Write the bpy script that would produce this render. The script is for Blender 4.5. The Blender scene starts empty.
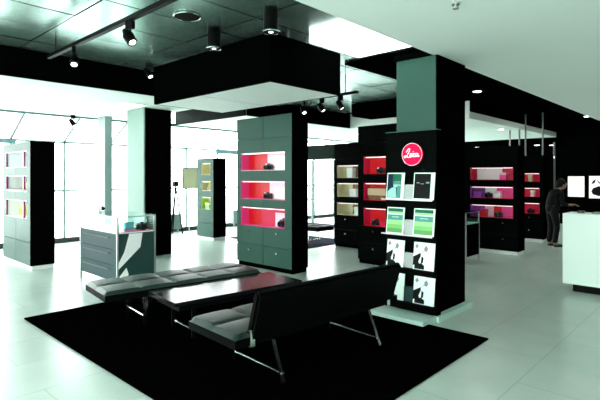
import bpy, bmesh, math, random
from mathutils import Vector, Matrix
C = bpy.context.scene.collection
random.seed(4)
PI = math.pi
# ------------------------------------------------------------ camera, world, exposure
cam = bpy.data.cameras.new('camera')
cam.sensor_width = 36; cam.lens = 472.0/600*36; cam.shift_y = -23/600; cam.clip_start = .05
camo = bpy.data.objects.new('camera', cam); C.objects.link(camo)
camo.location = (0, 0, 1.5); camo.rotation_euler = (PI/2, 0, math.radians(43.1-90))
bpy.context.scene.camera = camo
sc = bpy.context.scene
sc.view_settings.view_transform = 'Standard'; sc.view_settings.look = 'None'
sc.view_settings.gamma = 1; sc.view_settings.exposure = 1.66; sc.view_settings.use_curve_mapping = False
w = bpy.data.worlds.new('overcast_sky'); sc.world = w; w.use_nodes = True
bg = w.node_tree.nodes['Background']; bg.inputs[0].default_value = (.93, 1, .985, 1); bg.inputs[1].default_value = 3.4

def portal(name, loc, rot, sx, sy):
    l = bpy.data.lights.new(name, 'AREA'); l.shape = 'RECTANGLE'; l.size = sx; l.size_y = sy
    l.cycles.is_portal = True
    o = bpy.data.objects.new(name, l); C.objects.link(o); o.location = loc; o.rotation_euler = rot
portal('window_daylight', (4, 11.1, 1.4), (-PI/2, 0, 0), 14, 2.8)
portal('window_daylight', (-2.8, 2.0, 1.5), (0, -PI/2, 0), 3.0, 9.2)  # for the added window behind the camera
portal('window_daylight', (16, 11.1, 1.4), (-PI/2, 0, 0), 10, 2.8)

def lamp(loc, power, size, col=(1, .98, .9)):
    l = bpy.data.lights.new('downlight_and_fill_light', 'AREA'); l.shape = 'DISK'; l.size = size; l.energy = power; l.color = col
    o = bpy.data.objects.new('downlight_and_fill_light', l); C.objects.link(o); o.location = loc
for (x, y, z, p_) in ((9.0, .8, 2.76, 55), (11.5, .8, 2.76, 55), (7.6, -1.2, 2.76, 55), (3.0, -1.6, 2.76, 50), (0, -1.0, 2.76, 50), (8.99, 3.73, 3.12, 30), (13.04, 4.75, 2.76, 40), (13.0, 2.8, 3.16, 40), (-1.0, 1.6, 2.76, 50)):
    lamp((x, y, z), p_*.12, .3)  # mostly unseen fill lights added to brighten the room; some sit at visible downlights
# ------------------------------------------------------------ materials
def mat(name, col, rough=.5, metal=0.0, spec=.5, emit=None, estr=0, coat=0):
    m = bpy.data.materials.new(name); m.use_nodes = True
    b = m.node_tree.nodes['Principled BSDF']
    b.inputs['Base Color'].default_value = (*col, 1); b.inputs['Roughness'].default_value = rough
    b.inputs['Metallic'].default_value = metal; b.inputs['Specular IOR Level'].default_value = spec
    b.inputs['Coat Weight'].default_value = coat
    if emit:
        b.inputs['Emission Color'].default_value = (*emit, 1); b.inputs['Emission Strength'].default_value = estr
    return m
def noisy(m, scale, c1, c2, bump=0, detail=4, stretch=(1, 1, 1)):
    nt = m.node_tree; N = nt.nodes; L = nt.links; b = N['Principled BSDF']
    tc = N.new('ShaderNodeTexCoord'); mp = N.new('ShaderNodeMapping'); mp.inputs['Scale'].default_value = stretch
    no = N.new('ShaderNodeTexNoise'); no.inputs['Scale'].default_value = scale; no.inputs['Detail'].default_value = detail
    cr = N.new('ShaderNodeValToRGB'); cr.color_ramp.elements[0].color = (*c1, 1); cr.color_ramp.elements[1].color = (*c2, 1)
    cr.color_ramp.elements[0].position = .3; cr.color_ramp.elements[1].position = .7
    L.new(tc.outputs['Object'], mp.inputs[0]); L.new(mp.outputs[0], no.inputs['Vector'])
    L.new(no.outputs['Fac'], cr.inputs[0]); L.new(cr.outputs[0], b.inputs['Base Color'])
    if bump:
        bp = N.new('ShaderNodeBump'); bp.inputs['Strength'].default_value = bump; bp.inputs['Distance'].default_value = .01
        L.new(no.outputs['Fac'], bp.inputs['Height']); L.new(bp.outputs[0], b.inputs['Normal'])
    return m
def tiles(m, c1, c2, cm, w_, h_, mortar, off=0, bump=.3, xyswap=False, pillow=0):
    nt = m.node_tree; N = nt.nodes; L = nt.links; b = N['Principled BSDF']
    tc = N.new('ShaderNodeTexCoord'); mp = N.new('ShaderNodeMapping')
    if xyswap: mp.inputs['Rotation'].default_value = (0, 0, PI/2)
    br = N.new('ShaderNodeTexBrick'); br.offset = off; br.squash = 1
    br.inputs['Color1'].default_value = (*c1, 1); br.inputs['Color2'].default_value = (*c2, 1); br.inputs['Mortar'].default_value = (*cm, 1)
    br.inputs['Scale'].default_value = 1; br.inputs['Mortar Size'].default_value = mortar
    br.inputs['Brick Width'].default_value = w_; br.inputs['Row Height'].default_value = h_
    br.inputs['Mortar Smooth'].default_value = .1
    no = N.new('ShaderNodeTexNoise'); no.inputs['Scale'].default_value = 3; no.inputs['Detail'].default_value = 6
    mx = N.new('ShaderNodeMixRGB'); mx.blend_type = 'MULTIPLY'; mx.inputs[0].default_value = .25
    L.new(tc.outputs['Object'], mp.inputs[0]); L.new(mp.outputs[0], br.inputs['Vector']); L.new(mp.outputs[0], no.inputs['Vector'])
    L.new(br.outputs['Color'], mx.inputs[1]); L.new(no.outputs['Fac'], mx.inputs[2]); L.new(mx.outputs[0], b.inputs['Base Color'])
    bp = N.new('ShaderNodeBump'); bp.inputs['Strength'].default_value = bump; bp.inputs['Distance'].default_value = .004; bp.invert = True
    L.new(br.outputs['Fac'], bp.inputs['Height']); L.new(bp.outputs[0], b.inputs['Normal'])
    if pillow:
        b3 = N.new('ShaderNodeTexBrick'); b3.offset = off; b3.squash = 1; b3.inputs['Scale'].default_value = 1; b3.inputs['Mortar Size'].default_value = .22
        b3.inputs['Mortar Smooth'].default_value = 1; b3.inputs['Brick Width'].default_value = w_; b3.inputs['Row Height'].default_value = h_
        L.new(mp.outputs[0], b3.inputs['Vector']); q2 = N.new('ShaderNodeBump'); q2.inputs['Strength'].default_value = 1; q2.inputs['Distance'].default_value = pillow
        L.new(b3.outputs['Fac'], q2.inputs['Height']); L.new(q2.outputs[0], bp.inputs['Normal'])
    return m
def glass(name, tint=(1, 1, 1), refl=.08):
    m = bpy.data.materials.new(name); m.use_nodes = True; nt = m.node_tree; N = nt.nodes; L = nt.links
    N.remove(N['Principled BSDF'])
    t = N.new('ShaderNodeBsdfTransparent'); t.inputs[0].default_value = (*tint, 1)
    g = N.new('ShaderNodeBsdfGlossy'); g.inputs['Roughness'].default_value = .02
    f = N.new('ShaderNodeLayerWeight'); pw = N.new('ShaderNodeMath'); pw.operation = 'POWER'; pw.inputs[1].default_value = 5
    ad = N.new('ShaderNodeMath'); ad.operation = 'MULTIPLY_ADD'; ad.inputs[1].default_value = .7; ad.inputs[2].default_value = .02
    L.new(f.outputs['Facing'], pw.inputs[0]); L.new(pw.outputs[0], ad.inputs[0])
    mx = N.new('ShaderNodeMixShader'); L.new(ad.outputs[0], mx.inputs[0]); L.new(t.outputs[0], mx.inputs[1]); L.new(g.outputs[0], mx.inputs[2])
    L.new(mx.outputs[0], N['Material Output'].inputs[0]); return m
M = {}
M['floor'] = tiles(mat('floor_tile', (.5, .6, .56), .3, spec=.5), (.46, .56, .51), (.42, .53, .475), (.30, .38, .34), 1.2, .6, .004, .5, .15)
M['ceil_tile'] = noisy(mat('ceiling_metal_tile', (.3, .4, .36), .26, metal=.8), .8, (.30, .47, .41), (.42, .60, .53))
M['white_ceil'] = mat('white_plaster_ceiling', (.88, .985, .925), .8)
M['black_and_unlit'] = mat('black_and_unlit_ceiling', (.001, .0012, .0012), .6, spec=.0)  # black parts; also blackens ceiling that only lies unlit
M['fascia'] = mat('dark_green_fascia', (.003, .009, .006), .6, spec=.04)
M['blackwall'] = mat('black_wall', (.001, .0012, .0012), .6, spec=.0)
M['wallwhite'] = mat('white_wall', (.7, .78, .74), .8)
M['frame'] = mat('window_frame_paint', (.22, .30, .29), .5)
M['teal'] = mat('teal_transom', (.10, .2, .2), .5)
M['rail'] = mat('dark_rail', (.02, .025, .03), .5)
M['glass'] = glass('window_glass', (1, 1, 1)); M['cglass'] = glass('case_glass', (.93, 1, .98))
M['col'] = mat('column_paint', (.22, .34, .29), .6)
M['cfront'] = mat('grey_lacquer_front', (.03, .085, .064), .45, spec=.15)
M['cside'] = mat('black_shaded_side', (.001, .001, .001), .5, spec=.0)  # shade of sides turned from the windows put into the colour; also black plinths
M['gap'] = mat('dark_gap', (.02, .035, .03), .6)
M['dfront'] = mat('dark_lacquer_front', (.0012, .002, .0017), .5, spec=.01)
M['plinth'] = mat('white_plinth', (.75, .8, .78), .4)
M['chrome'] = mat('chrome', (.75, .78, .77), .15, metal=1)
M['steel'] = mat('brushed_steel', (.5, .55, .53), .35, metal=.9)
M['dimsteel'] = mat('dull_steel', (.10, .12, .115), .5)
M['black'] = mat('black_plastic', (.006, .006, .007), .35)
M['blackm'] = mat('matt_black_metal', (.0015, .002, .002), .5, spec=.06)
M['lens'] = mat('lens_glass', (.01, .01, .03), .05, coat=1)
M['leather'] = noisy(mat('black_leather', (.02, .03, .03), .44, spec=.42), 60, (.003, .008, .0065), (.005, .012, .010), .12)
M['leather'].node_tree.nodes['Principled BSDF'].inputs['Specular Tint'].default_value = (.62, .95, .82, 1)
M['leather2'] = noisy(mat('back_and_shaded_leather', (.002, .003, .003), .5, spec=.02), 60, (.0012, .0018, .0018), (.002, .003, .003), .1)
M['table'] = mat('glossy_black_table', (.006, .007, .008), .18, spec=.42, coat=0)
M['rug'] = noisy(mat('black_rug', (.001, .001, .001), .98, spec=.0), 250, (.0004, .0004, .0005), (.0012, .0012, .0014), .8)
M['bluerug'] = noisy(mat('dark_blue_rug', (.01, .015, .03), .95, spec=.05), 200, (.008, .012, .03), (.015, .022, .05), .6)
M['canopy'] = mat('canopy_black', (.0008, .001, .001), .6, spec=.0)
M['canopyw'] = mat('canopy_underside', (.88, .97, .93), .7)
M['lamp'] = mat('lamp_glow', (1, 1, 1), .5, emit=(1, 1, .97), estr=3)
M['strip'] = mat('shelf_strip_glow', (1, 1, 1), .5, emit=(1, .95, .93), estr=.4)
M['panel'] = mat('luminous_panel', (1, 1, 1), .5, emit=(.97, 1, .98), estr=1.3)
M['rpanel'] = mat('backlit_roundel_red', (.5, .0, .04), .6, spec=.1, emit=(.95, .005, .07), estr=.2)
M['pink'] = mat('pink_acrylic', (.78, .06, .27), .35)
M['magenta'] = mat('magenta_acrylic', (.16, .01, .09), .35)
M['red'] = mat('red_acrylic', (.6, .004, .012), .35)
M['crimson'] = mat('crimson_acrylic', (.58, .008, .06), .35)
M['violet'] = mat('violet_acrylic', (.3, .06, .45), .35)
M['palepink'] = mat('pale_pink_acrylic', (.85, .6, .7), .35)
M['white'] = mat('white_gloss', (.85, .9, .88), .35)
M['counter'] = mat('white_counter', (.70, .86, .78), .4)
M['cream'] = mat('cream_board', (.62, .58, .36), .5)
M['yellow'] = mat('yellow_card', (.75, .65, .15), .5)
M['lime'] = mat('lime_card', (.40, .62, .10), .5)
M['brown'] = noisy(mat('brown_leather', (.2, .09, .04), .5), 25, (.10, .04, .02), (.30, .15, .07))
M['tan'] = mat('tan_leather', (.55, .40, .25), .5)
M['paper'] = mat('white_paper', (.75, .92, .84), .5)
M['greyp'] = noisy(mat('grey_stack', (.4, .45, .43), .6), 90, (.28, .33, .31), (.48, .54, .51), stretch=(1, 1, 6))
M['g1'] = mat('dark_green_print', (.01, .13, .07), .4, spec=.1); M['g2'] = mat('mid_green_print', (.06, .30, .05), .4)
M['g3'] = mat('light_green_print', (.25, .58, .22), .4); M['g4'] = mat('teal_print', (.03, .25, .2), .4)
M['g2b'] = mat('fresh_green_print', (.13, .45, .10), .4)
M['tealp'] = mat('pale_teal_print', (.25, .55, .48), .4); M['navy'] = mat('navy_print', (.005, .02, .04), .4, spec=.1)
M['ink'] = mat('black_ink', (.004, .006, .006), .6, spec=.1); M['inkg'] = mat('grey_ink', (.2, .25, .23), .6)
M['drawer'] = mat('blue_grey_drawer', (.016, .048, .052), .5, spec=.15)
M['dgreen'] = mat('dark_green_side', (.02, .055, .05), .25)
M['platf'] = mat('pale_platform', (.42, .62, .55), .25)
M['skin'] = mat('skin', (.22, .13, .095), .5); M['cloth'] = mat('black_clothes', (.002, .002, .0025), .7, spec=.15); M['hair'] = mat('dark_hair', (.004, .003, .003), .6, spec=.1)
M['cyanb'] = mat('cyan_box', (.15, .5, .55), .4)
M['concrete'] = mat('outside_paving', (.75, .8, .78), .9)
M['vent'] = mat('brown_vent', (.06, .03, .02), .6)

# ------------------------------------------------------------ mesh helpers
class MB:
    def __init__(s): s.bm = bmesh.new(); s.mats = []
    def mi(s, m):
        if m is None: return 0
        if m not in s.mats: s.mats.append(m)
        return s.mats.index(m)
    def box(s, x0, x1, y0, y1, z0, z1, m=None, bev=0):
        k = s.mi(m); b2 = bmesh.new(); bmesh.ops.create_cube(b2, size=1)
        bmesh.ops.scale(b2, vec=(abs(x1-x0), abs(y1-y0), abs(z1-z0)), verts=b2.verts)
        bmesh.ops.translate(b2, vec=((x0+x1)/2, (y0+y1)/2, (z0+z1)/2), verts=b2.verts)
        if bev: bmesh.ops.bevel(b2, geom=list(b2.edges), offset=bev, segments=2, affect='EDGES')
        s.join(b2, k); return s
    def join(s, b2, k, mtx=None):
        if mtx: bmesh.ops.transform(b2, matrix=mtx, verts=b2.verts)
        for f in b2.faces: f.material_index = k
        me = bpy.data.meshes.new('t'); b2.to_mesh(me); b2.free(); s.bm.from_mesh(me); bpy.data.meshes.remove(me)
    def cyl(s, p, q, r, r2=None, m=None, seg=16, caps=True):
        k = s.mi(m); p = Vector(p); q = Vector(q); d = q-p; b2 = bmesh.new()
        bmesh.ops.create_cone(b2, segments=seg, radius1=r, radius2=r if r2 is None else r2, depth=d.length, cap_ends=caps)
        R = d.to_track_quat('Z', 'Y').to_matrix().to_4x4()
        s.join(b2, k, Matrix.Translation((p+q)/2) @ R); return s
    def sph(s, c, r, sc=(1, 1, 1), m=None, u=16, v=10):
        k = s.mi(m); b2 = bmesh.new(); bmesh.ops.create_uvsphere(b2, u_segments=u, v_segments=v, radius=r)
        s.join(b2, k, Matrix.Translation(c) @ Matrix.Diagonal((*sc, 1))); return s
    def poly(s, pts, th=(0, 0, 0), m=None):
        k = s.mi(m); b2 = bmesh.new(); a = [b2.verts.new(p) for p in pts]; f = b2.faces.new(a)
        if any(th):
            r = bmesh.ops.extrude_face_region(b2, geom=[f]); vs = [e for e in r['geom'] if isinstance(e, bmesh.types.BMVert)]
            bmesh.ops.translate(b2, vec=th, verts=vs)
            bmesh.ops.recalc_face_normals(b2, faces=b2.faces)
        s.join(b2, k); return s
    def tube(s, pts, r, m=None, seg=8):
        for a, b in zip(pts, pts[1:]): s.cyl(a, b, r, m=m, seg=seg)
        for a in pts[1:-1]: s.sph(a, r, m=m, u=seg, v=6)
        return s
def smooth(me, ang=35):
    for p in me.polygons: p.use_smooth = True
    try: me.set_sharp_from_angle(angle=math.radians(ang))
    except Exception: pass
def obj(name, mb, m=None, parent=None, sm=False):
    me = bpy.data.meshes.new(name); mb.bm.normal_update(); mb.bm.to_mesh(me); mb.bm.free()
    if m is not None: me.materials.append(M[m])
    else:
        for k in mb.mats: me.materials.append(M[k])
    if sm: smooth(me)
    o = bpy.data.objects.new(name, me); C.objects.link(o)
    if parent: o.parent = parent
    return o
def tag(o, label, cat, group=None):
    o['label'] = label; o['category'] = cat
    if group: o['group'] = group
    return o
def thing(name, label, cat, loc=(0, 0, 0), rz=0, group=None):
    o = bpy.data.objects.new(name, None); o.empty_display_size = .1; C.objects.link(o)
    o.location = loc; o.rotation_euler = (0, 0, rz); return tag(o, label, cat, group)
def struct(name, mb, m=None, parent=None):
    o = obj(name, mb, m, parent)
    if not parent: o['kind'] = 'structure'
    return o
def dup(root, loc, rz=0, label=None, group=None, scale=None):
    kids = {}
    for c in bpy.data.objects:
        if c.parent: kids.setdefault(c.parent, []).append(c)
    def cp(o, par):
        n = o.copy(); C.objects.link(n); n.parent = par
        for k in kids.get(o, []): cp(k, n)
        return n
    r = cp(root, None); r.location = loc; r.rotation_euler = (0, 0, rz)
    if label: r['label'] = label
    if group: r['group'] = group
    if scale: r.scale = (scale,)*3
    return r
B = lambda *a, **k: MB().box(*a, **k)

# ------------------------------------------------------------ structure
struct('floor', B(-3, 21.6, -3, 11.6, -.1, 0), 'floor')
g = struct('ground_outside', B(-14, 24, 11.62, 30, -.12, -.02), 'concrete')
g2 = struct('ground_outside', B(-14, -3.02, -3, 11.6, -.12, -.02), 'concrete')
mb = MB(); tx, ty = 1.35, .675
for i in range(-4, 8):
    for j in range(0, 12):
        xa, ya = 2.01+tx*(i-1)+tx, 2.43+ty*j
        x0, x1, y0, y1 = max(-3, xa+.008), min(9.99, xa+tx-.008), ya+.008, min(10.37, ya+ty-.008)
        if x1-x0 < .05 or y1-y0 < .05: continue
        b2 = bmesh.new(); bmesh.ops.create_grid(b2, x_segments=6, y_segments=4, size=.5)
        a_, b_ = random.uniform(-.004, .004), random.uniform(-.005, .005)
        for v in b2.verts:
            sag = .0045*math.cos(v.co.x*PI)*math.cos(v.co.y*PI)
            v.co = Vector((x0+(v.co.x+.5)*(x1-x0), y0+(v.co.y+.5)*(y1-y0), 3.2-sag+a_*v.co.x*(x1-x0)+b_*v.co.y*(y1-y0)))
        for f in b2.faces: f.smooth = True
        mb.join(b2, 0)
ct = struct('ceiling', mb, 'ceil_tile')
struct('ceiling', B(-3, 10.0, 2.4, 10.38, 3.215, 3.26), 'black_and_unlit')
struct('roof', B(-3.1, 21.7, -3.1, 10.5, 3.27, 3.4), 'black_and_unlit')
struct('ceiling', B(-3, 21.6, -3, 2.4, 2.8, 3.26), 'white_ceil')
struct('ceiling', B(-3, 5.2, 6.93, 10.38, 2.8, 3.19), 'white_ceil')
s2 = MB(); s2.box(6.55, 10.15, 7.7, 10.38, 2.8, 3.19); s2.box(10.19, 16.9, 4.4, 10.38, 2.8, 3.19)
struct('ceiling', s2, 'white_ceil')
struct('ceiling', B(16.92, 21.6, 2.42, 10.38, 2.8, 3.26), 'black_and_unlit')
struct('ceiling', B(10.02, 16.9, 2.42, 4.36, 3.2, 3.26), 'black_and_unlit')
struct('trim_1', B(-3, 5.2, 6.89, 6.925, 2.805, 3.19), 'black_and_unlit')      # fascia of the window soffit
struct('trim_2', B(6.51, 6.545, 7.7, 10.38, 2.805, 3.19), 'fascia')
struct('unlit_ceiling_sheet', B(5.56, 9.98, 2.42, 4.3, 3.16, 3.195), 'black_and_unlit')  # black sheet under the tiles, stands for ceiling left unlit
struct('trim_4', B(6.55, 10.15, 7.66, 7.69, 2.805, 3.19), 'black_and_unlit')
struct('trim_7', B(10.19, 16.9, 4.365, 4.395, 2.95, 3.19), 'black_and_unlit')
struct('added_ceiling_cover', B(5.24, 6.5, 6.9, 10.36, 3.16, 3.195), 'black_and_unlit')  # black sheet added under the tiles to keep out their window reflection
struct('wall_right', B(-3, 21.6, -3.1, -3, 0, 3.26), 'blackwall')
struct('wall_back', B(21.5, 21.6, -3, 11.6, 0, 2.8), 'blackwall')
struct('wall_partition', B(16.92, 17.05, -3, 3.2, 0, 2.79), 'blackwall')
wb = MB(); wb.box(-3.1, -3, -3, -2.6, 0, 3.26); wb.box(-3.1, -3, -2.6, 6.6, 2.9, 3.26); wb.box(-3.1, -3, 6.6, 11.6, 0, 3.26)
struct('wall_rear', wb, 'blackwall')
# unseen window added behind the camera to light the faces turned that way
wr = MB()
for y in (-2.6, -.8, 1.0, 2.8, 4.7, 6.55): wr.box(-3.08, -3.02, y, y+.05, 0, 2.9)
wr.box(-3.08, -3.02, -2.6, 6.6, 0, .06); wr.box(-3.08, -3.02, -2.6, 6.6, 2.84, 2.9)
wo = struct('added_window', wr, 'frame'); obj('window_glass', B(-3.055, -3.045, -2.6, 6.6, .06, 2.84), 'glass', wo)  # frame and glass of the added unseen window
# left glazed wall: vertical up to 2.3, leaning glass up to the soffit
wy = 11.35
fr = MB()
xs = [-2.3+1.085*i for i in range(22)]
for x in xs:
    fr.box(x-.022, x+.022, wy-.03, wy+.03, .0, 2.3)
    fr.poly([(x-.022, wy, 2.3), (x+.022, wy, 2.3), (x+.022, 10.4, 2.8), (x-.022, 10.4, 2.8)], (0, .03, .06))
fr.box(-3, 21.5, wy-.03, wy+.03, 2.27, 2.32); fr.box(-3, 21.5, wy-.025, wy+.025, 1.17, 1.21)
wo = struct('window_2', fr, 'frame')
obj('window_glass', MB().box(-3, 21.5, wy-.005, wy+.005, .1, 2.3).poly([(-3, wy, 2.3), (21.5, wy, 2.3), (21.5, 10.4, 2.8), (-3, 10.4, 2.8)], (0, .01, .008)), 'glass', wo)
obj('bottom_rail', B(-3, 21.5, wy-.06, wy+.06, 0, .11), 'rail', wo)
obj('head_rail', B(-3, 21.5, 10.385, 10.45, 2.76, 2.84), 'teal', wo)
obj('transom_bar', B(-3, 3.2, wy-.08, wy-.03, 2.21, 2.31), 'teal', wo)
obj('transom_bar', B(8.45, 10.9, wy-.08, wy-.03, 2.19, 2.3), 'teal', wo)
# far glazed wall with a dark header
fx = 10.85
f2 = MB()
for y in (6.1, 6.75, 7.6, 8.6, 9.6, 10.6): f2.box(fx-.03, fx+.03, y, y+.06, 0, 2.02)
f2.box(fx-.03, fx+.03, 6.1, 11.3, .8, .84)
wo = struct('window_3', f2, 'frame'); obj('window_glass', B(fx-.004, fx+.004, 6.1, 11.3, .1, 2.02), 'glass', wo)
obj('bottom_rail', B(fx-.05, fx+.05, 6.1, 11.3, 0, .1), 'rail', wo)
struct('wall_header', B(fx-.06, fx+.06, 6.0, 11.33, 2.03, 2.46), 'fascia')
struct('trim_6', B(8.8, 9.6, 5.42, 6.6, 2.9, 3.19), 'black_and_unlit')
# columns
struct('column', B(4.44, 5.0, 8.14, 8.8, 0, 2.8, bev=.008), 'col')['kind'] = 'structure'
struct('column_shaded_side', B(4.46, 5.01, 8.125, 8.138, 0, 2.79), 'cside')  # thin black sheet put on as the shade of this column's side
struct('column', B(4.5, 4.66, 9.9, 10.25, 0, 2.8), 'frame')
struct('column', B(4.63, 5.3, 2.365, 2.84, 0, 2.795), 'cfront')
struct('column_shaded_side', B(4.63, 5.31, 2.345, 2.36, 0, 2.795), 'cside')  # black sheet stands in for shade on the sign pillar's side
struct('column_head', MB().box(4.6, 5.34, 2.42, 2.86, 2.797, 2.86).box(5.2, 5.33, 2.42, 2.84, 2.86, 3.195), 'black_and_unlit')

# ------------------------------------------------------------ ceiling fittings
t = tag(obj('light_panel', B(4.18, 5.17, 2.42, 3.76, 3.102, 3.195), 'panel'), 'large glowing white rectangular ceiling panel next to the white slab edge', 'light panel')
c = thing('ceiling_canopy', 'long black box canopy with pale underside hanging over the benches', 'canopy', (4.17, 5, 2.55))
mb = MB(); x0, x1, y0, y1 = -.62, .62, -1.23, 1.22; tk = .03
mb.box(x0, x0+tk, y0, y1, 0, .54); mb.box(x1-tk, x1, y0, y1, 0, .54); mb.box(x0+tk, x1-tk, y0, y0+tk, 0, .54); mb.box(x0+tk, x1-tk, y1-tk, y1, 0, .54)
mb.box(x0+tk, x1-tk, y0+tk, y1-tk, .5, .54)
obj('canopy_box', mb, 'canopy', c)
obj('underside_panel', B(x0+.03, x1-.03, y0+.03, .105, .0, .02), 'canopyw', c); obj('underside_panel', B(x0+.03, x1-.03, .145, y1-.03, .0, .02), 'canopyw', c)
for yy in (-.9, .9):
    obj('hanger', MB().cyl((0, yy, .54), (0, yy, .65), .012), 'steel', c)

def spot_proto(name, label, loc, rz=0):
    r = thing(name, label, 'spotlight', loc, rz, None)
    obj('adapter', B(-.025, .025, -.05, .05, -.09, 0, bev=.004), 'blackm', r)
    obj('stem', MB().cyl((0, 0, -.16), (0, 0, -.09), .012), 'blackm', r)
    mb = MB(); mb.cyl((0, .05, -.13), (0, -.03, -.24), .045, .058, seg=20); mb.cyl((0, .075, -.095), (0, .05, -.13), .03, .045, seg=20)
    for i in range(3): mb.cyl((0, .03-.01*i, -.157-.014*i), (0, .026-.01*i, -.163-.014*i), .06)
    obj('lamp_head', mb, 'blackm', r, sm=True)
    obj('bulb', MB().cyl((0, -.031, -.242), (0, -.033, -.245), .036, seg=20), 'lamp', r)
    return r
def track(name, label, x, y0, y1, z, drop):
    r = thing(name, label, 'lighting track', (x, y0, z))
    obj('rail', B(-.025, .025, 0, y1-y0, 0, .04), 'blackm', r)
    for yy in (.25, y1-y0-.25): obj('suspension_rod', MB().cyl((0, yy, .04), (0, yy, drop), .008), 'blackm', r)
    return r
track('lighting_track', 'long black lighting track under the metal ceiling at upper left', 2.15, 2.9, 6.3, 2.97, .22)
track('lighting_track', 'short black lighting track under the far end of the black canopy', 6.1, 4.45, 6.3, 2.83, .36)
sp = spot_proto('spotlight', 'black spotlight nearer the camera on the long upper left track', (2.15, 4.2, 2.97), .4); sp.scale = (.85,)*3
dup(sp, (2.15, 5.5, 2.97), -.5, 'black spotlight farther from the camera on the long upper left track')
dup(sp, (3.6, 6.45, 3.2), .5, 'small black ceiling spotlight beside the white soffit, left of the canopy')
dup(sp, (6.1, 5.62, 2.83), -.3, 'leftmost of three black spotlights below the canopy')
dup(sp, (6.1, 5.2, 2.83), .6, 'middle of three black spotlights below the canopy')
dup(sp, (6.1, 4.8, 2.83), 1.0, 'rightmost of three black spotlights below the canopy')
dup(sp, (3.98, 10.25, 2.8), 1.2, 'small black double spotlight at the head of the leaning window', scale=.9)
for (x, y, lb) in ((3.25, 4.38, 'left black cylinder downlight above the canopy edge'), (3.27, 3.46, 'right black cylinder downlight above the canopy corner')):
    r = thing('cylinder_downlight', lb+' with bright rim', 'ceiling lamp', (x, y, 3.2))
    obj('housing', MB().cyl((0, 0, -.24), (0, 0, 0), .075, seg=28), 'blackm', r, sm=True)
    mb = MB()
    for i in range(28):
        a, b = 2*PI*i/28, 2*PI*(i+1)/28
        mb.cyl((.085*math.cos(a), .085*math.sin(a), -.24), (.085*math.cos(b), .085*math.sin(b), -.24), .006, seg=6)
    obj('rim', mb, 'chrome', r); obj('bulb', MB().cyl((0, 0, -.243), (0, 0, -.241), .022, seg=16), 'lamp', r)
r = thing('ceiling_speaker', 'round black speaker set in the metal ceiling, left of the downlights', 'speaker', (2.81, 4.25, 3.2))
obj('grille', MB().cyl((0, 0, -.02), (0, 0, 0), .13, seg=36), 'blackm', r)
mb = MB()
for i in range(36):
    a, b = 2*PI*i/36, 2*PI*(i+1)/36
    mb.cyl((.138*math.cos(a), .138*math.sin(a), -.015), (.138*math.cos(b), .138*math.sin(b), -.015), .008, seg=6)
obj('rim', mb, 'chrome', r)
def downlight(x, y, z, lb, rad=.07):
    r = thing('recessed_downlight', lb, 'ceiling lamp', (x, y, z))
    obj('rim', MB().cyl((0, 0, -.012), (0, 0, 0), rad, seg=24), 'steel', r); obj('bulb', MB().cyl((0, 0, -.018), (0, 0, -.012), rad*.8, seg=24), 'lamp', r)
downlight(8.99, 3.73, 3.16, 'bright round downlight in the black ceiling right of the pillar', .09)
downlight(15.07, 3.15, 3.2, 'round downlight in the black ceiling at far upper right', .09)
downlight(20.17, 8.37, 2.8, 'small downlight in the far dark ceiling just right of the pillar', .1)
downlight(20.58, 6.07, 2.8, 'left of two small downlights near the far chrome pole', .12)
downlight(21.0, 5.63, 2.8, 'right of two small downlights near the far chrome pole', .12)
downlight(13.04, 4.75, 2.8, 'glowing downlight in the far white soffit over the red displays', .08)
for (x, y, lb) in ((2.78, 9.17, 'left flat square ceiling light in the white window soffit'), (4.1, 8.0, 'right flat square ceiling light in the white window soffit')):
    r = thing('soffit_light', lb, 'ceiling lamp', (x, y, 2.8)); obj('frame', B(-.24, .24, -.2, .2, -.012, 0), 'white', r)
    obj('diffuser', B(-.2, .2, -.16, .16, -.018, -.012), 'panel', r)
r = thing('ceiling_light', 'bright flat panel light in the far ceiling beyond the dark header', 'ceiling lamp', (12.6, 7.9, 2.8)); obj('frame', B(-1.3, 1.3, -.6, .6, -.012, 0), 'white', r)
obj('diffuser', B(-1.25, 1.25, -.55, .55, -.02, -.012), 'panel', r)
for (x, y, lb) in ((3.37, 1.56, 'small sprinkler in the near white ceiling at upper right'), (4.25, 9.75, 'left sprinkler in the window soffit near the corner column'), (4.35, 9.3, 'middle sprinkler in the window soffit near the corner column'), (4.6, 9.0, 'right sprinkler in the window soffit near the corner column')):
    tag(obj('sprinkler', MB().cyl((x, y, 2.785), (x, y, 2.8), .03, seg=14).cyl((x, y, 2.76), (x, y, 2.785), .01).cyl((x, y, 2.755), (x, y, 2.76), .02), 'steel'), lb, 'sprinkler')
mb = MB()
for i in range(5): mb.box(13.2+.25*i, 13.32+.25*i, 2.6, 3.1, 3.185, 3.2)
tag(obj('ceiling_vent', mb, 'vent'), 'faint brown slatted vent in the black ceiling at upper right', 'vent')
# suspended chrome frames and pole at the back
def frame_rail(x, y0, y1, z0, z1, lb):
    mb = MB().tube([(x, y0, z1), (x, y0, z0), (x, y1, z0), (x, y1, z1)], .022)
    tag(obj('hanging_frame', mb, 'dimsteel'), lb, 'display frame')
frame_rail(13.5, 4.43, 4.68, 1.97, 2.8, 'left narrow metal frame hanging above the far red displays')
frame_rail(13.5, 3.84, 4.27, 1.78, 3.2, 'right wider metal frame hanging beside the far chrome pole')
r = thing('chrome_pole', 'slim chrome floor to ceiling pole behind the person', 'pole', (11.9, 3.14, 0))
obj('shaft', MB().cyl((0, 0, 0), (0, 0, 2.3), .022, seg=14), 'dimsteel', r); obj('collar', MB().cyl((0, 0, 1.93), (0, 0, 1.97), .05), 'chrome', r); obj('foot', MB().cyl((0, 0, 0), (0, 0, .02), .09), 'chrome', r)

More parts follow.
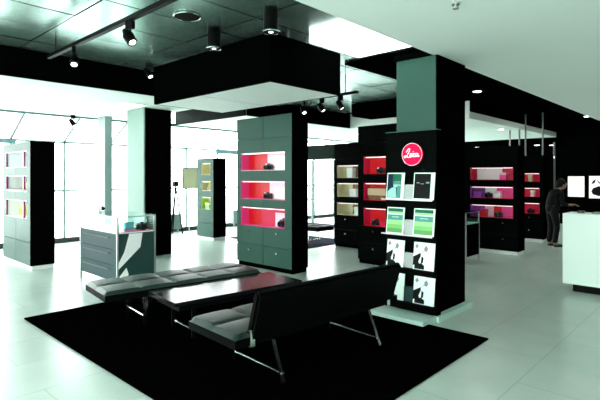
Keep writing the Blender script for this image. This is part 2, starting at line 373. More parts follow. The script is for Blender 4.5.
# ------------------------------------------------------------ rug and seating
RX0, RX1, RY0, RY1 = 1.64, 4.36, 1.70, 5.52
tag(obj('area_rug', B(RX0, RX1, RY0, RY1, 0, .018, bev=.006), 'rug'), 'large black rug on the tiled floor under the benches and low table', 'rug')
tag(obj('area_rug', B(7.3, 8.9, 6.62, 9.2, 0, .015, bev=.005), 'bluerug'), 'small dark blue rug on the floor by the far window', 'rug')

def cushion(L_, D_, n, rows, th, m, parent, name='seat'):
    """tufted pad: origin at front left corner, x along, y to the rear"""
    nx, ny = n*12, rows*12; bm = bmesh.new(); top = []; bot = []
    for i in range(nx+1):
        ct, cb = [], []
        for j in range(ny+1):
            u, v = i/nx*n, j/ny*rows
            pu = abs(math.sin(PI*u)); pv = abs(math.sin(PI*v))
            z = .018*(pu**.35)*(pv**.35)
            ex = min(i, nx-i)/nx*L_; ey = min(j, ny-j)/ny*D_
            r_ = .025; e = min(ex, ey)
            if e < r_: z -= r_*(1-math.sqrt(max(0, 1-((r_-e)/r_)**2)))
            ct.append(bm.verts.new((i/nx*L_, j/ny*D_, z))); cb.append(bm.verts.new((i/nx*L_, j/ny*D_, -th)))
        top.append(ct); bot.append(cb)
    for i in range(nx):
        for j in range(ny):
            bm.faces.new((top[i][j], top[i+1][j], top[i+1][j+1], top[i][j+1]))
            bm.faces.new((bot[i][j], bot[i][j+1], bot[i+1][j+1], bot[i+1][j]))
    for i in range(nx):
        bm.faces.new((top[i][0], bot[i][0], bot[i+1][0], top[i+1][0])); bm.faces.new((top[i][ny], top[i+1][ny], bot[i+1][ny], bot[i][ny]))
    for j in range(ny):
        bm.faces.new((top[0][j], top[0][j+1], bot[0][j+1], bot[0][j])); bm.faces.new((top[nx][j], bot[nx][j], bot[nx][j+1], top[nx][j+1]))
    bm.faces.ensure_lookup_table(); bm.normal_update()
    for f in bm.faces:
        if abs(f.normal.z) < .35 or all(v.co.z < -.01 for v in f.verts): f.material_index = 1  # sides and underside take a blacker leather, their shade put into the colour
    mb = MB(); mb.bm.free(); mb.bm = bm
    o = obj(name, mb, m, parent, sm=True); o.data.materials.append(M['leather2']); return o

def leg_frame(parent, x, D_, z, splay=0, front=.1, back=.08):
    """two chrome flat bar legs joined by a low stretcher"""
    obj('leg', MB().poly([(x-.022, front-.006, 0), (x+.022, front-.006, 0), (x+.022, front-.006, z), (x-.022, front-.006, z)], (0, .012, 0)), 'chrome', parent)
    yb = D_-back
    obj('leg', MB().poly([(x-.022, yb+splay, 0), (x+.022, yb+splay, 0), (x+.022, yb, z), (x-.022, yb, z)], (0, .012, 0)), 'chrome', parent)
    obj('stretcher', MB().cyl((x, front, .08), (x, yb+splay*.75, .08), .009), 'chrome', parent)

# far bench : local x along, local y away from the table
b1 = thing('leather_bench', 'backless black tufted leather bench on the far side of the low table', 'bench', (1.97, 4.33, .018), math.radians(-7.5))
s = cushion(1.76, .64, 5, 2, .085, 'leather', b1); s.location = (0, 0, .395)
obj('seat_frame', B(.12, 1.64, .08, .56, .285, .309), 'blackm', b1)
for x in (.42, 1.36): leg_frame(b1, x, .64, .285)
# near bench with backrest, seen from behind: local y towards the camera
b2 = thing('leather_bench', 'black leather bench with a backrest nearest the camera, seen from behind', 'bench', (2.03, 2.50, .018), math.radians(-4))
s = cushion(1.85, .62, 5, 2, .085, 'leather', b2); s.location = (0, 0, .395)
obj('seat_frame', B(.12, 1.73, .08, .54, .285, .309), 'blackm', b2)
mb = MB().box(0, 1.66, -.035, .035, 0, .375, bev=.02)
bk = obj('backrest', mb, 'leather2', b2); bk.location = (.12, .03, .335); bk.rotation_euler = (math.radians(17), 0, 0)
for x in (.14, 1.7): obj('bracket', B(x-.02, x+.02, -.012, .01, .30, .42), 'chrome', b2)
for x in (.38, 1.5):
    obj('leg', MB().poly([(x-.014, -.07, 0), (x+.014, -.07, 0), (x+.014, .06, .30), (x-.014, .06, .30)], (0, .012, 0)), 'chrome', b2)
    obj('leg', MB().poly([(x-.014, .53, 0), (x+.014, .53, 0), (x+.014, .5, .30), (x-.014, .5, .30)], (0, .012, 0)), 'chrome', b2)
    obj('stretcher', MB().cyl((x, -.07, .06), (x, .53, .06), .009), 'chrome', b2)
tb = thing('low_table', 'long low black glossy table between the two leather benches', 'table', (2.29, 3.655, .018), math.radians(-7))
obj('tabletop', B(0, 1.47, 0, .60, .325, .365, bev=.003), 'table', tb)
obj('apron', B(.06, 1.38, .05, .535, .27, .325), 'blackm', tb)
for x in (.22, 1.2):
    obj('leg', B(x-.02, x+.02, .07, .085, 0, .27), 'blackm', tb); obj('leg', B(x-.02, x+.02, .5, .515, 0, .27), 'blackm', tb)
    obj('stretcher', MB().cyl((x, .085, .06), (x, .5, .06), .009), 'chrome', tb)
b3 = thing('leather_bench', 'low black bench seen past the centre cabinet in front of the far window', 'bench', (8.25, 6.68, .015), math.radians(90))
s = cushion(1.7, .55, 5, 2, .08, 'leather2', b3); s.location = (0, 0, .38)
for x in (.35, 1.35): leg_frame(b3, x, .55, .30)

# ------------------------------------------------------------ display cabinets (front faces -X)
def cabinet(label, X, Y0, Y1, depth, top, niches, front, lining, topdoors=None, drawers=2, cols=2, open_back=False, mr=.16, ml=.1, knobs=True, plinth_in=.03, strip=True, plinth='plinth', name='display_cabinet'):
    r = thing(name, label, 'display cabinet', (X, Y0, 0)); W = Y1-Y0
    n0, n1 = mr, W-ml; base = .07
    mb = MB(); st = .02
    mb.box(st, depth, .012, n0, base, top); mb.box(st, depth, n1, W, base, top)
    z = base
    for (a, b) in sorted(niches): mb.box(st, depth, n0, n1, z, a); z = b
    mb.box(st, depth, n0, n1, z, top)
    if not open_back: mb.box(depth-.03, depth-.005, n0, n1, base, top)
    obj('cabinet_body', mb, 'gap' if front == 'cfront' else 'blackm', r)
    obj('side_panel', B(0, depth, 0, .011, base, top), 'cside', r)
    obj('plinth', B(plinth_in, depth-.01, .02, W-.01, 0, base), plinth, r)
    g_ = .006
    # fascia strips round the niches
    zs = sorted(niches); lo = zs[0][0]; hi = topdoors if topdoors else top
    mid = W/2; fm = MB()
    fm.box(0, st, .012, n0, lo, hi-g_); fm.box(0, st, n1, W, lo, hi-g_)
    cur = [(zs[i][1], zs[i+1][0]) for i in range(len(zs)-1)]+[(zs[-1][1], hi-g_)]
    for a, b in cur:
        if cols == 2: fm.box(0, st, n0, mid-g_/2, a, b); fm.box(0, st, mid+g_/2, n1, a, b)
        else: fm.box(0, st, n0, n1, a, b)
    obj('front_fascia', fm, front, r)
    ys = [(.012, mid-g_), (mid+g_, W)] if cols == 2 else [(.012, W)]
    hgt = (lo-base)/drawers
    for (a, b) in ys:
        if topdoors: obj('door', B(0, st, a, b, topdoors+g_, top), front, r)
        for k in range(drawers):
            d = obj('drawer', B(0, st, a, b, base+hgt*k+g_, base+hgt*(k+1)-g_), front, r)
            if knobs:
                obj('knob', MB().cyl((-.025, (a+b)/2, base+hgt*(k+1)-.09), (0, (a+b)/2, base+hgt*(k+1)-.09), .014, .009, seg=12), 'chrome', d)
    for i, (a, b) in enumerate(niches):
        lin = lining[i % len(lining)]; tt = .008
        if not open_back or True:
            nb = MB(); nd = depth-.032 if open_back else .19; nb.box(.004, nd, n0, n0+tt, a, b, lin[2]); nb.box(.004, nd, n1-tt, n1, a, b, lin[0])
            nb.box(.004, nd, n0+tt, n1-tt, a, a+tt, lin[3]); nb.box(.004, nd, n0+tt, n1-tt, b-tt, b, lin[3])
            obj('niche_lining', nb, None, r)
        if not open_back:
            segs = lin[1]; n = sum(s_[1] for s_ in segs); y = n1-tt; pb = MB()
            for (mm, wd) in segs:
                y2 = y-(n1-n0-2*tt)*wd/n; pb.box(nd-.013, nd-.001, y2, y, a+tt, b-tt, mm); y = y2
            obj('back_panel', pb, None, r)
        if strip: obj('shelf_light', B(.02, .06, n0+.03, n1-.03, b-tt-.012, b-tt), 'strip', r)
    return r
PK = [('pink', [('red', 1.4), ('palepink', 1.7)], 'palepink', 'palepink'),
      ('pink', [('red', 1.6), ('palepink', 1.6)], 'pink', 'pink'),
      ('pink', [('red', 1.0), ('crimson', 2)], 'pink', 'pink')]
ctr = [(1.605, 1.9), (1.135, 1.435), (.69, 1.0)][0:3]
cabinet('tall grey green cabinet in the centre with three pink and red lit niches', 5.19, 5.02, 6.34, .36, 2.48, ctr, 'cfront', PK, topdoors=2.13, plinth='cside')
left_n = [(1.66, 1.93), (1.255, 1.52), (.815, 1.11)]
LN = [('white', [], 'white', 'white')]*3
cabinet('freestanding cabinet tower at far left with open see-through niches', 2.56, 8.29, 9.74, .37, 2.08, left_n, 'cfront', LN, open_back=True, mr=.17, ml=.14, knobs=False, strip=False)
# magenta divider posts of the tower, part of it
tower = [o for o in bpy.data.objects if o.get('label', '').startswith('freestanding cabinet tower')][0]
for (a, b) in left_n:
    obj('niche_divider', B(.0, .03, .33, .37, a, b), 'magenta', tower)
obj('niche_shelf', B(.0, .35, .18, 1.3, 1.275, 1.29), 'magenta', tower)
for (a, b) in left_n: obj('niche_divider', B(.0, .03, 1.27, 1.3, a, b), 'magenta', tower)
YN = [('cream', [('cream', 1), ('lime', 1), ('cream', 1)], 'yellow', 'cream'), ('cream', [('yellow', 1), ('cream', 2)], 'cream', 'cream'), ('lime', [('cream', 1), ('lime', 1), ('yellow', 1)], 'lime', 'cream')]
cabinet('narrow grey cabinet with yellow green niches between the columns near the window', 6.7, 9.05, 9.72, .37, 1.945, [(1.55, 1.83), (1.17, 1.4), (.73, 1.02)], 'cfront', YN, cols=1, mr=.12, ml=.2, knobs=False)
CR = [('cream', [('cream', 1), ('brown', .6), ('cream', 1), ('tan', 1)], 'cream', 'cream')]
cabinet('dark cabinet with cream lit niches behind and left of the red niche cabinet', 8.0, 5.2, 6.47, .38, 2.22, [(1.48, 1.75), (1.08, 1.37), (.69, .95)], 'dfront', CR, topdoors=1.88, ml=.08, plinth='cside')
RD = [('crimson', [('red', 1), ('red', 1), ('crimson', 1)], 'pink', 'red')]
cabinet('black cabinet with deep red niches just left of the round red sign', 6.72, 3.6, 4.9, .38, 2.38, [(1.55, 1.85), (1.10, 1.40), (.66, .97)], 'dfront', RD, topdoors=2.08, ml=.12, plinth='cside')
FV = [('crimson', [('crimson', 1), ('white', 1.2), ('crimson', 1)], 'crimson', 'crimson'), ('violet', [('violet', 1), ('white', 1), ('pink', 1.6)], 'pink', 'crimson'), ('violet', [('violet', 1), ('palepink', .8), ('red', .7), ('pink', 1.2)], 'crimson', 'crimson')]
cabinet('black cabinet right of the sign pillar with crimson and violet niches', 9.37, 3.1, 4.2, .38, 2.1, [(1.44, 1.69), (1.08, 1.31), (.70, .95)], 'dfront', FV, ml=.17, mr=.09)
cabinet('farthest black cabinet with small red niches, left of the chrome pole', 11.64, 3.3, 4.5, .38, 2.0, [(1.39, 1.59), (1.04, 1.25), (.65, .9)], 'dfront', RD, ml=.1, mr=.08)

# ------------------------------------------------------------ goods in the niches
G_ = 'goods shown in the cabinet niches'
def mk_camera(label, loc, rz):
    r = thing('camera', label, 'camera', loc, rz, G_)
    obj('camera_body', B(-.03, .03, -.075, .075, 0, .09, bev=.008), 'black', r)
    obj('viewfinder_hump', B(-.025, .02, -.02, .02, .088, .11, bev=.004), 'black', r)
    obj('lens_barrel', MB().cyl((-.03, 0, .045), (-.095, 0, .045), .034, seg=20), 'black', r, sm=True)
    obj('lens_glass', MB().cyl((-.097, 0, .045), (-.095, 0, .045), .026, seg=20), 'lens', r)
    obj('shutter_dial', MB().cyl((0, .05, .088), (0, .05, .1), .014), 'chrome', r); return r
cm = mk_camera('small camera on the floor of the top pink niche, centre cabinet', (5.30, 5.66, 1.613), 0)
dup(cm, (5.30, 5.68, 1.143), .3, 'small black camera in the middle pink niche, centre cabinet')
dup(cm, (5.325, 5.31, .698), 0, 'larger black camera in the right of the lowest niche, centre cabinet', scale=1.35)
dup(cm, (6.835, 4.6, .668), 0, 'black camera on the lowest red shelf left of the sign')
dup(cm, (6.835, 4.5, 1.558), 0, 'black camera on the top red shelf left of the sign')
dup(cm, (9.48, 3.5, .708), 0, 'camera in the lowest violet and pink niche right of the pillar')
dup(cm, (9.48, 3.7, 1.088), 0, 'camera in the middle violet and pink niche right of the pillar')
dup(cm, (8.11, 5.8, 1.488), 0, 'camera in the top cream niche of the far left-hand cabinet')
dup(cm, (11.75, 3.6, .658), 0, 'camera in the lowest niche of the farthest red cabinet')
# glowing print panels standing in the centre cabinet
def acrylic(label, X, y0, y1, z0, z1, m='white'):
    r = thing('display_card', label, 'display card', (X, y0, z0), 0, G_)
    obj('card', B(0, .006, 0, y1-y0, 0, z1-z0), m, r); obj('foot', B(-.02, .012, 0, y1-y0, 0, .006), m, r); return r
acrylic('white card in the right half of the top niche, centre cabinet', 5.345, 5.22, 5.58, 1.613, 1.84)
acrylic('white card in the right half of the middle niche, centre cabinet', 5.345, 5.22, 5.58, 1.143, 1.33)
acrylic('narrow white card in the right half of the lowest niche, centre cabinet', 5.345, 5.24, 5.55, .698, .92, 'palepink')
acrylic('white card in the centre of the top crimson niche right of the pillar', 9.525, 3.5, 3.95, 1.448, 1.66)
def mk_bag(label, loc, m, w_=.2, h_=.16):
    r = thing('camera_bag', label, 'bag', loc, 0, G_)
    obj('bag_body', B(-.05, .05, -w_/2, w_/2, 0, h_, bev=.02), m, r); obj('flap', B(-.06, -.045, -w_/2+.005, w_/2-.005, h_*.4, h_*.98, bev=.004), 'tan', r)
    obj('strap', MB().tube([(0, w_/2*math.cos(a), h_-.01+.06*math.sin(a)) for a in [PI*i/8 for i in range(9)]], .006), m, r); return r
mk_bag('large brown leather bag in the middle red niche left of the sign', (6.82, 4.52, 1.108), 'brown', .42, .2)
mk_bag('brown leather case in the top cream niche of the far left-hand cabinet', (8.11, 5.5, 1.488), 'brown', .2, .17)
def mk_box(label, loc, w_, h_, m, lidm, d=.12, rz=0):
    r = thing('product_box', label, 'box', loc, rz, G_)
    obj('carton', B(-d/2, d/2, -w_/2, w_/2, 0, h_*.7), m, r); obj('lid', B(-d/2-.004, d/2+.004, -w_/2-.004, w_/2+.004, h_*.7, h_), lidm, r); return r
for (lb, X, Y, z, w_, h_, m, l) in [
    ('white box in the top cream niche of the far left-hand cabinet', 8.12, 6.08, 1.488, .14, .2, 'white', 'white'),
    ('white box in the middle cream niche of the far left-hand cabinet', 8.12, 6.0, 1.088, .16, .16, 'white', 'white'),
    ('dark box in the middle cream niche of the far left-hand cabinet', 8.12, 5.55, 1.088, .24, .1, 'black', 'black'),
    ('white box in the lowest cream niche of the far left-hand cabinet', 8.12, 5.9, .698, .12, .17, 'white', 'white'),
    ('tan box in the lowest cream niche of the far left-hand cabinet', 8.12, 5.6, .698, .2, .14, 'tan', 'brown'),
    ('red box on the lowest red shelf left of the sign', 6.88, 4.4, .668, .16, .1, 'crimson', 'red'),
    ('pink box in the top crimson niche right of the pillar', 9.5, 3.4, 1.448, .12, .14, 'pink', 'palepink'),
    ('violet box in the middle violet niche right of the pillar', 9.5, 3.9, 1.088, .16, .17, 'violet', 'magenta'),
    ('white box in the middle niche right of the pillar', 9.5, 3.5, 1.088, .1, .13, 'white', 'palepink'),
    ('red box in the lowest niche right of the pillar', 9.5, 3.8, .708, .14, .15, 'red', 'crimson'),
    ('tan box in the top niche of the farthest red cabinet', 11.77, 3.6, 1.398, .08, .16, 'tan', 'tan'),
    ('white box in the middle niche of the farthest red cabinet', 11.77, 3.55, 1.048, .08, .14, 'palepink', 'white'),
    ('yellow green box in the middle niche of the far left tower', 2.8, 9.15, 1.298, .3, .1, 'lime', 'yellow'),
    ('red box in the lowest niche of the far left tower', 2.8, 8.6, .823, .16, .2, 'red', 'crimson'),
    ('lime box in the lowest niche of the far left tower', 2.8, 9.3, .823, .34, .17, 'lime', 'yellow'),
    ('pink box in the middle of the lowest niche of the far left tower', 2.8, 8.95, .823, .2, .1, 'palepink', 'red'),
    ('small dark box in the middle niche of the narrow yellow cabinet', 6.85, 9.3, 1.178, .14, .08, 'brown', 'black'),
    ('green box in the lowest niche of the narrow yellow cabinet', 6.85, 9.35, .738, .16, .14, 'g2', 'yellow')]:
    mk_box(lb, ({8.12: 8.1, 6.88: 6.82, 9.5: 9.47, 11.77: 11.74, 6.85: 6.8}.get(X, X), Y, z), w_, h_, m, l)

# ------------------------------------------------------------ glass display counters
def case(label, X, Y0, X1, Y1, zb, zt, drawers, side, side_reflection=False, frame='steel', inner='white', tint='pink'):
    r = thing('glass_display_counter', label, 'display counter', (X, Y0, 0)); W = X1-X; D = Y1-Y0
    obj('cabinet_body', B(.018, W-.018, .018, D-.018, .11, zb-.015), 'gap', r)
    obj('side_panel', B(.02, W-.02, .004, .018, .11, zb-.015), side, r)
    for (x, y) in ((0, 0), (W-.025, 0), (0, D-.025), (W-.025, D-.025)): obj('post', B(x, x+.025, y, y+.025, 0, zt-.01), frame, r)
    h_ = (zb-.13)/max(1, drawers)
    for k in range(drawers):
        d = obj('drawer', B(.002, .018, .028, D-.028, .12+h_*k, .12+h_*(k+1)-.01), 'drawer', r)
        z = .12+h_*(k+.72); obj('handle', MB().tube([(.002, .2, z), (-.03, .2, z), (-.03, D-.2, z), (.002, D-.2, z)], .006), 'dimsteel', d)
    if not drawers: obj('front_panel', B(.002, .018, .028, D-.028, .11, zb-.015), side, r)
    mb = MB(); mb.box(.02, W-.02, .02, D-.02, zb-.015, zb, inner); mb.box(W*.15, W*.9, .03, D*.45, zb, zb+.006, tint)
    obj('display_floor', mb, None, r)
    e = .006; gb = MB(); gb.box(.003, .003+e, .025, D-.025, zb, zt-.012); gb.box(W-.003-e, W-.003, .025, D-.025, zb, zt-.012)
    gb.box(.025, W-.025, .003, .003+e, zb, zt-.012); gb.box(.025, W-.025, D-.003-e, D-.003, zb, zt-.012)
    obj('glass_pane', gb, 'cglass', r)
    obj('glass_lid', B(0, W, 0, D, zt-.008, zt), 'cglass', r)
    fb = MB(); q = .009
    for (a, b_) in (((0, 0), (W, q)), ((0, D-q), (W, D)), ((0, 0), (q, D)), ((W-q, 0), (W, D))): fb.box(a[0], b_[0], a[1], b_[1], zt-.02, zt-.009)
    obj('top_rim', fb, frame, r)
    if side_reflection:  # reflection on the side panel, modelled as flat white shapes
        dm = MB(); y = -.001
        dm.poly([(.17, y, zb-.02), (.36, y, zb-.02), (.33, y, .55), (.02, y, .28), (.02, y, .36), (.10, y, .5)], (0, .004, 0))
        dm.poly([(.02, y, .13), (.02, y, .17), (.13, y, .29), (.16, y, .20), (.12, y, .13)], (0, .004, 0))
        obj('white_reflection', dm, 'white', r)
    return r
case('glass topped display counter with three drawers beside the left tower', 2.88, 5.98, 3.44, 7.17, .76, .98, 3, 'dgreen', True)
case('small dark glass topped display counter right of the sign pillar', 7.9, 3.47, 8.48, 4.1, .68, .89, 0, 'cside', False, inner='tealp', tint='tealp')
dup(cm, (3.28, 6.08, .768), 0, 'black camera inside the glass counter by the large left column', 'goods in the glass counter')
mk_box('cyan box inside the glass counter by the large left column', (3.2, 6.3, .768), .06, .1, 'cyanb', 'cyanb')['group'] = 'goods in the glass counter'
r = thing('desk_lamp', 'small arched lamp standing on the glass counter', 'lamp', (3.1, 7.0, .981))
pts = [(0, 0, .0), (.0, 0, .05), (0, -.02, .075), (0, -.06, .085), (0, -.10, .07)]
obj('base', MB().cyl((0, 0, 0), (0, 0, .012), .04), 'steel', r); obj('arm', MB().tube(pts, .008), 'steel', r); obj('lamp_shade', MB().cyl((0, -.09, .078), (0, -.13, .05), .012, .028), 'blackm', r)

# ------------------------------------------------------------ white sales counter, right
r = thing('sales_counter', 'plain white sales counter standing at the right edge', 'counter', (6.93, -.8, 0))
obj('counter_body', B(0, .42, 0, 2.53, .10, .985, bev=.004), 'counter', r); obj('countertop', B(0, .42, 0, 2.53, .987, 1.02, bev=.001), 'counter', r)
obj('plinth', B(.05, .38, .05, 2.42, 0, .10), 'blackm', r)
tag(obj('card_reader', B(7.12, 7.2, 1.52, 1.6, 1.0205, 1.05, bev=.004), 'black'), 'small black device on the white sales counter', 'device')
tag(obj('notebook', B(7.06, 7.26, 1.12, 1.42, 1.0205, 1.04, bev=.003), 'inkg'), 'grey green book lying on the white sales counter', 'book')
# posters on the dark partition
def poster(y0, y1, z0, z1, lb, fig):
    r = thing('poster', lb, 'poster', (16.9, y0, z0)); W = y1-y0; H = z1-z0
    obj('sheet', B(-.02, 0, 0, W, 0, H), 'paperw', r)
    if fig:
        mb = MB(); k = -.026
        P_ = lambda u, v: (k, W*(1-u), H*v)
        for pts in fig: mb.poly([P_(*p) for p in pts], (.008, 0, 0))
        obj('printed_figure', mb, 'ink', r)
M['paperw'] = mat('poster_paper', (.9, .85, .84), .5, emit=(1, .95, .93), estr=.2)  # sheet given a faint glow of its own
poster(3.60, 4.06, 1.5-.625, 1.52, 'plain pale poster on the dark wall above the counter', [])
poster(2.95, 3.47, 1.5-.66, 1.53, 'poster with a black figure at the right edge', [
    [(.12, .62), (.2, .78), (.35, .86), (.3, .7)], [(.4, .85), (.55, .72), (.62, .62), (.5, .68)],
    [(.12, .3), (.2, .45), (.5, .55), (.8, .5), (.9, .35), (.8, .15), (.5, .1), (.2, .18)], [(.62, .8), (.75, .86), (.9, .8), (.8, .72)]])
struct('wall_partition', B(16.905, 16.93, 3.2, 4.3, 0, 2.79), 'blackwall')

# ------------------------------------------------------------ brochure wall with the round sign (on the pillar)
r = thing('brochure_rack', 'tall black brochure wall with four ledges fixed to the front of the pillar', 'display rack', (4.53, 2.31, 0))
mb = MB(); mb.box(0, .085, 0, .61, .06, 1.99)
obj('back_board', mb, 'dfront', r)
obj('side_panel', B(0, .085, -.012, -.001, .06, 1.99), 'cside', r)
obj('top_cap', B(-.003, .085, -.012, .612, 1.991, 2.0), 'cfront', r)
LV = [1.262, .885, .53, .17]
for z in LV:
    s_ = obj('ledge', MB().box(-.085, -.001, .0, .61, z-.012, z), 'blackm', r)
    obj('lip', B(-.09, -.084, 0, .61, z-.012, z+.003), 'steel' if z > .8 else 'blackm', s_)
obj('platform', B(-.28, .75, -.03, .60, 0, .06), 'platf', r) if False else None
tag(obj('display_platform', MB().box(4.24, 4.52, 2.3, 2.94, 0, .06, bev=.004).box(4.52, 5.34, 2.27, 2.34, 0, .06), 'platf'), 'low pale platform at the foot of the brochure wall', 'platform')
# round red sign
sg = thing('round_sign', 'glowing round red sign with white script lettering on the pillar', 'sign', (4.53, 2.575, 1.742))
obj('disc', MB().cyl((-.03, 0, 0), (-.002, 0, 0), .118, seg=48), 'rpanel', sg)
mb = MB(); n = 48
for i in range(n):
    a, b = 2*PI*i/n, 2*PI*(i+1)/n
    mb.cyl((-.03, .119*math.cos(a), .119*math.sin(a)), (-.03, .119*math.cos(b), .119*math.sin(b)), .003, seg=6)
obj('rim', mb, 'white', sg)
def catmull(P_, n=8):
    P_ = [P_[0]]+P_+[P_[-1]]; out = []
    for i in range(1, len(P_)-2):
        a, b, c_, d = [Vector(p) for p in P_[i-1:i+3]]
        for k in range(n):
            t_ = k/n; out.append(.5*((2*b)+(-a+c_)*t_+(2*a-5*b+4*c_-d)*t_*t_+(-a+3*b-3*c_+d)*t_**3))
    out.append(Vector(P_[-2])); return out
strokes = [
 [(-.6, .25), (-.45, .5), (-.25, .62), (-.22, .45), (-.42, .1), (-.6, -.2), (-.8, -.3), (-.85, -.15), (-.6, -.12), (-.35, -.28), (-.18, -.2)],   # L
 [(-.18, -.2), (-.02, -.02), (0, .1), (-.12, .1), (-.18, -.08), (-.1, -.24), (.06, -.16)],                                                    # e
 [(.06, -.16), (.16, .1), (.12, -.18), (.22, -.2)],                                                                                         # i
 [(.42, .06), (.34, .12), (.24, 0), (.28, -.2), (.42, -.18)],                                                                                # c
 [(.68, .08), (.56, .12), (.46, -.02), (.52, -.2), (.66, -.08), (.72, .1), (.68, -.14), (.8, -.2), (.86, -.1)]]                                # a
mb = MB()
for st_ in strokes:
    pts = catmull([(a, b, 0) for a, b in st_], 5)
    mb.tube([(-.034, -p.x*.105, p.y*.105-.004) for p in pts], .0042, seg=6)
mb.sph((-.034, -.19*.105, .26*.105), .005, u=8, v=6)
M['letter'] = mat('white_backlit_letter', (.9, .9, .9), .5, emit=(1, 1, 1), estr=.25)
obj('script_lettering', mb, 'letter', sg)

# brochures
lv_name = ['top', 'second', 'third', 'lowest']
def brochure(kind, y0, w_, z, h_, label, lean=.13):
    b = thing('brochure', label, 'brochure', (4.455, y0, z), 0, 'brochures on the ledges of the pillar')
    b.rotation_euler = (0, lean, 0)
    obj('booklet', B(0, .012, 0, w_, 0, h_, bev=.001), 'paper', b)
    k = -.0012; P_ = lambda u, v: (k, w_*(1-u), h_*v)
    mb = MB()
    def q(u0, u1, v0, v1, m): mb.box(k, .001, w_*(1-u1), w_*(1-u0), h_*v0, h_*v1, m)
    if kind == 'teal':
        q(.04, .84, .04, .96, 'navy'); k = -.0022
        q(.35, .84, .55, .95, 'g1'); q(.4, .84, .45, .68, 'tealp'); k = -.003
        for pts in [[(.08, .06), (.08, .28), (.3, .42), (.55, .45), (.6, .06)]]: mb.poly([P_(*p) for p in pts], (.001, 0, 0), 'tealp')
        q(.62, .84, .06, .5, 'g4')
    elif kind == 'dark':
        q(.04, .82, .04, .96, 'ink'); k = -.0022
        q(.15, .3, .6, .64, 'inkg'); q(.35, .5, .57, .6, 'inkg'); q(.6, .76, .6, .66, 'inkg')
    elif kind == 'green':
        q(.05, .93, .04, .35, 'g2'); q(.05, .93, .35, .52, 'g3'); q(.05, .93, .52, .72, 'g4'); q(.05, .93, .76, .84, 'g3'); q(.05, .93, .84, .96, 'g1')
        k = -.0022; q(.3, .7, .61, .65, 'tealp'); q(.05, .93, .2, .35, 'g2b')
    else:
        for pts, m in [([(.0, .46), (.35, .62), (.36, .5), (.26, .3), (.3, .22), (.0, .14)], 'ink'), ([(.4, .5), (.5, .44), (.48, .26), (.38, .22)], 'ink'),
                       ([(.08, .02), (.08, .2), (.4, .24), (.55, .16), (.55, .02)], 'ink'), ([(.06, .84), (.16, .95), (.24, .84), (.14, .76)], 'inkg'),
                       ([(.5, .8), (.6, .9), (.7, .78), (.62, .66), (.52, .7)], 'inkg'), ([(.36, .62), (.42, .66), (.62, .78), (.6, .72)], 'inkg')]:
            mb.poly([P_(*p) for p in pts], (.001, 0, 0), m)
    obj('cover_print', mb, None, b); return b
kinds = [('teal', 'dark'), ('green', 'green'), ('bw', 'bw'), ('bw', 'bw')]
desc = [('teal and navy photo brochure', 'black photo brochure with white edge'), ('green banded brochure', 'green banded brochure'), ('white brochure with black and white portrait', 'white brochure with black and white portrait'), ('white brochure with black and white portrait', 'white brochure with black and white portrait')]
for i, z in enumerate(LV):
    brochure(kinds[i][0], 2.655, .215, z+.001, .285, f'{desc[i][0]}, left on the {lv_name[i]} ledge of the pillar')
    brochure(kinds[i][1], 2.30, .24, z+.001, .285, f'{desc[i][1]}, right on the {lv_name[i]} ledge of the pillar')
    s_ = thing('leaflet_stack', f'small grey stack between the two brochures on the {lv_name[i]} ledge', 'leaflets', (4.475, 2.545, z+.001), 0, 'grey leaflet stacks on the pillar ledges')
    obj('leaflets', B(0, .03, 0, .11, 0, .15), 'greyp' if i < 3 else 'dgreen', s_); obj('holder', B(.031, .037, -.002, .112, 0, .155), 'steel' if i < 3 else 'dgreen', s_)

# ------------------------------------------------------------ by the windows
def radiator(x0, x1, lb):
    r = thing('radiator', lb, 'radiator', (x0, 11.1, 0)); W = x1-x0
    mb = MB(); mb.box(0, W, 0, .1, .1, .5)
    n = int(W/.05)
    for i in range(n): mb.box(i*.05+.01, i*.05+.035, -.012, 0, .12, .48)
    obj('panel', mb, 'frame', r)
    for x in (.06, W-.09): obj('foot', B(x, x+.03, .02, .08, 0, .1), 'frame', r)
radiator(6.5, 7.15, 'low pale radiator under the window right of the large column')
radiator(8.95, 9.75, 'low pale radiator under the window left of the centre cabinet')
r = thing('picture_stand', 'pale framed picture on a thin stand in front of the window', 'picture stand', (6.85, 10.7, 0))
obj('picture', B(.1, .62, -.01, .01, 1.2, 1.72), 'cream', r); obj('frame', MB().box(.08, .1, -.02, .02, 1.18, 1.74).box(.62, .66, -.02, .02, 1.18, 1.74).box(.1, .62, -.02, .02, 1.72, 1.75), 'inkg', r)
obj('pole', MB().cyl((.3, .03, 0), (.3, .03, 1.3), .015), 'steel', r); obj('foot', MB().cyl((.3, .03, 0), (.3, .03, .02), .14), 'steel', r)
tag(obj('tripod', MB().cyl((6.85, 10.9, 1.25), (6.7, 10.9, 0), .018).cyl((6.85, 10.9, 1.25), (7.0, 10.8, 0), .018).cyl((6.85, 10.9, 1.25), (6.85, 11.05, 0), .018).box(6.78, 6.92, 10.85, 10.95, 1.25, 1.38), 'blackm'), 'dark tripod beside the pale picture near the window', 'tripod')

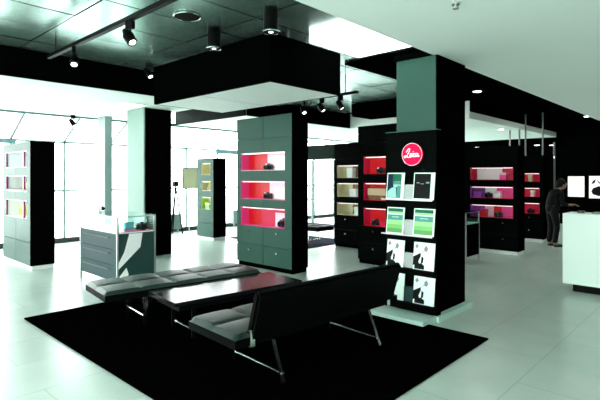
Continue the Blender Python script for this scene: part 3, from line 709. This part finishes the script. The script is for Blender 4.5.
# ------------------------------------------------------------ person in black, by the chrome pole
def skin_mesh(name, verts, edges, radii, m, parent, sub=2, root=0):
    me = bpy.data.meshes.new(name); me.from_pydata(verts, edges, []); o = bpy.data.objects.new(name, me); C.objects.link(o)
    sk = o.modifiers.new('s', 'SKIN'); su = o.modifiers.new('u', 'SUBSURF'); su.levels = sub; su.render_levels = sub
    for i, r_ in enumerate(radii):
        rr = r_ if isinstance(r_, tuple) else (r_, r_)
        me.skin_vertices[0].data[i].radius = rr
    me.skin_vertices[0].data[root].use_root = True
    bpy.context.view_layer.update(); dg = bpy.context.evaluated_depsgraph_get()
    nm = bpy.data.meshes.new_from_object(o.evaluated_get(dg)); nm.materials.clear(); nm.materials.append(M[m])
    for p in nm.polygons: p.use_smooth = True
    o.modifiers.clear(); o.data = nm; o.parent = parent; return o
pr = thing('person', 'person in black clothes bending slightly forward beside the chrome pole', 'person', (11.2, 3.0, 0), math.radians(-47)); pr.scale = (.94,)*3
# local +x = facing direction (to the right in the photo)
V = [(0, 0, .84), (.02, 0, 1.0), (.07, 0, 1.15), (.12, 0, 1.26), (.15, 0, 1.31), (.19, 0, 1.37),
     (.0, .09, .80), (.03, .1, .45), (-.02, .1, .07), (.09, .11, .035),
     (.0, -.09, .80), (.06, -.1, .45), (.0, -.1, .07), (.11, -.11, .035),
     (.12, .16, 1.23), (.16, .19, .98), (.33, .15, .95), (.40, .14, .96),
     (.12, -.16, 1.23), (.14, -.19, .98), (.32, -.15, .96), (.39, -.14, .97)]
E_ = [(0, 1), (1, 2), (2, 3), (3, 4), (4, 5), (0, 6), (6, 7), (7, 8), (8, 9), (0, 10), (10, 11), (11, 12), (12, 13), (3, 14), (14, 15), (15, 16), (16, 17), (3, 18), (18, 19), (19, 20), (20, 21)]
Rr = [(.12, .15), (.11, .13), (.11, .15), (.09, .13), .055, .055, .085, .055, .04, .035, .085, .055, .04, .035, .055, .04, .026, .022, .055, .04, .026, .022]
skin_mesh('body', V, E_, Rr, 'skin', pr)
skin_mesh('trousers', [V[0]]+V[6:9]+V[10:13]+[(.02, 0, .98)], [(0, 1), (1, 2), (2, 3), (0, 4), (4, 5), (5, 6), (0, 7)], [(.135, .165), .1, .07, .06, .1, .07, .06, (.12, .14)], 'cloth', pr)
skin_mesh('jacket', [(-.01, 0, .74), V[1], V[2], V[3], V[14], V[15], (.30, .155, .955), V[18], V[19], (.29, -.155, .965), (.155, 0, 1.325)], [(3, 10), (0, 1), (1, 2), (2, 3), (3, 4), (4, 5), (5, 6), (3, 7), (7, 8), (8, 9)],
          [(.155, .185), (.14, .165), (.135, .175), (.1, .14), .068, .052, .036, .068, .052, .036, .07], 'cloth', pr)
mb = MB(); hc = (.23, 0, 1.42); mb.sph(hc, .1, (.95, .78, 1.12)); mb.sph((.24, 0, 1.35), .055, (.9, .8, .8)); mb.sph((.335, 0, 1.41), .018, (1, .7, 1.3))
mb.sph((.22, .08, 1.42), .022, (.7, .4, 1.2)); mb.sph((.22, -.08, 1.42), .022, (.7, .4, 1.2)); obj('head', mb, 'skin', pr, sm=True)
obj('eyes', MB().sph((.315, .03, 1.435), .011).sph((.315, -.03, 1.435), .011), 'white', pr); obj('mouth', MB().sph((.315, 0, 1.365), .018, (.4, 1, .3)), 'crimson', pr)
mb = MB(); mb.sph((.205, 0, 1.455), .108, (.98, .86, 1.02)); mb.sph((.13, 0, 1.40), .055, (.8, 1, 1.3)); obj('hair', mb, 'hair', pr, sm=True)
for s_, wr_ in ((1, V[17]), (-1, V[21])):
    vs = [wr_, (wr_[0]+.05, wr_[1], wr_[2]-.005)]; es = [(0, 1)]; rs = [.024, .028]
    for k, (dy, ln) in enumerate(((-.027, .055), (-.009, .07), (.009, .066), (.027, .052))):
        a = (wr_[0]+.085, wr_[1]+dy, wr_[2]-.01); b_ = (a[0]+ln*.55, a[1]+dy*.2, a[2]-.015); c_ = (b_[0]+ln*.4, b_[1], b_[2]-.025)
        i0 = len(vs); vs += [a, b_, c_]; es += [(1, i0), (i0, i0+1), (i0+1, i0+2)]; rs += [.0095, .009, .0075]
    i0 = len(vs); vs += [(wr_[0]+.045, wr_[1]-s_*.045, wr_[2]-.015), (wr_[0]+.08, wr_[1]-s_*.055, wr_[2]-.025)]; es += [(0, i0), (i0, i0+1)]; rs += [.011, .009]
    skin_mesh('hand', vs, es, rs, 'skin', pr, sub=1)
for i in (9, 13):
    v = V[i]; mb = MB(); mb.sph((v[0]-.03, v[1], .035), .05, (2.2, .9, .8)); mb.box(v[0]-.13, v[0]+.075, v[1]-.035, v[1]+.035, 0, .015); obj('shoe', mb, 'black', pr, sm=True)
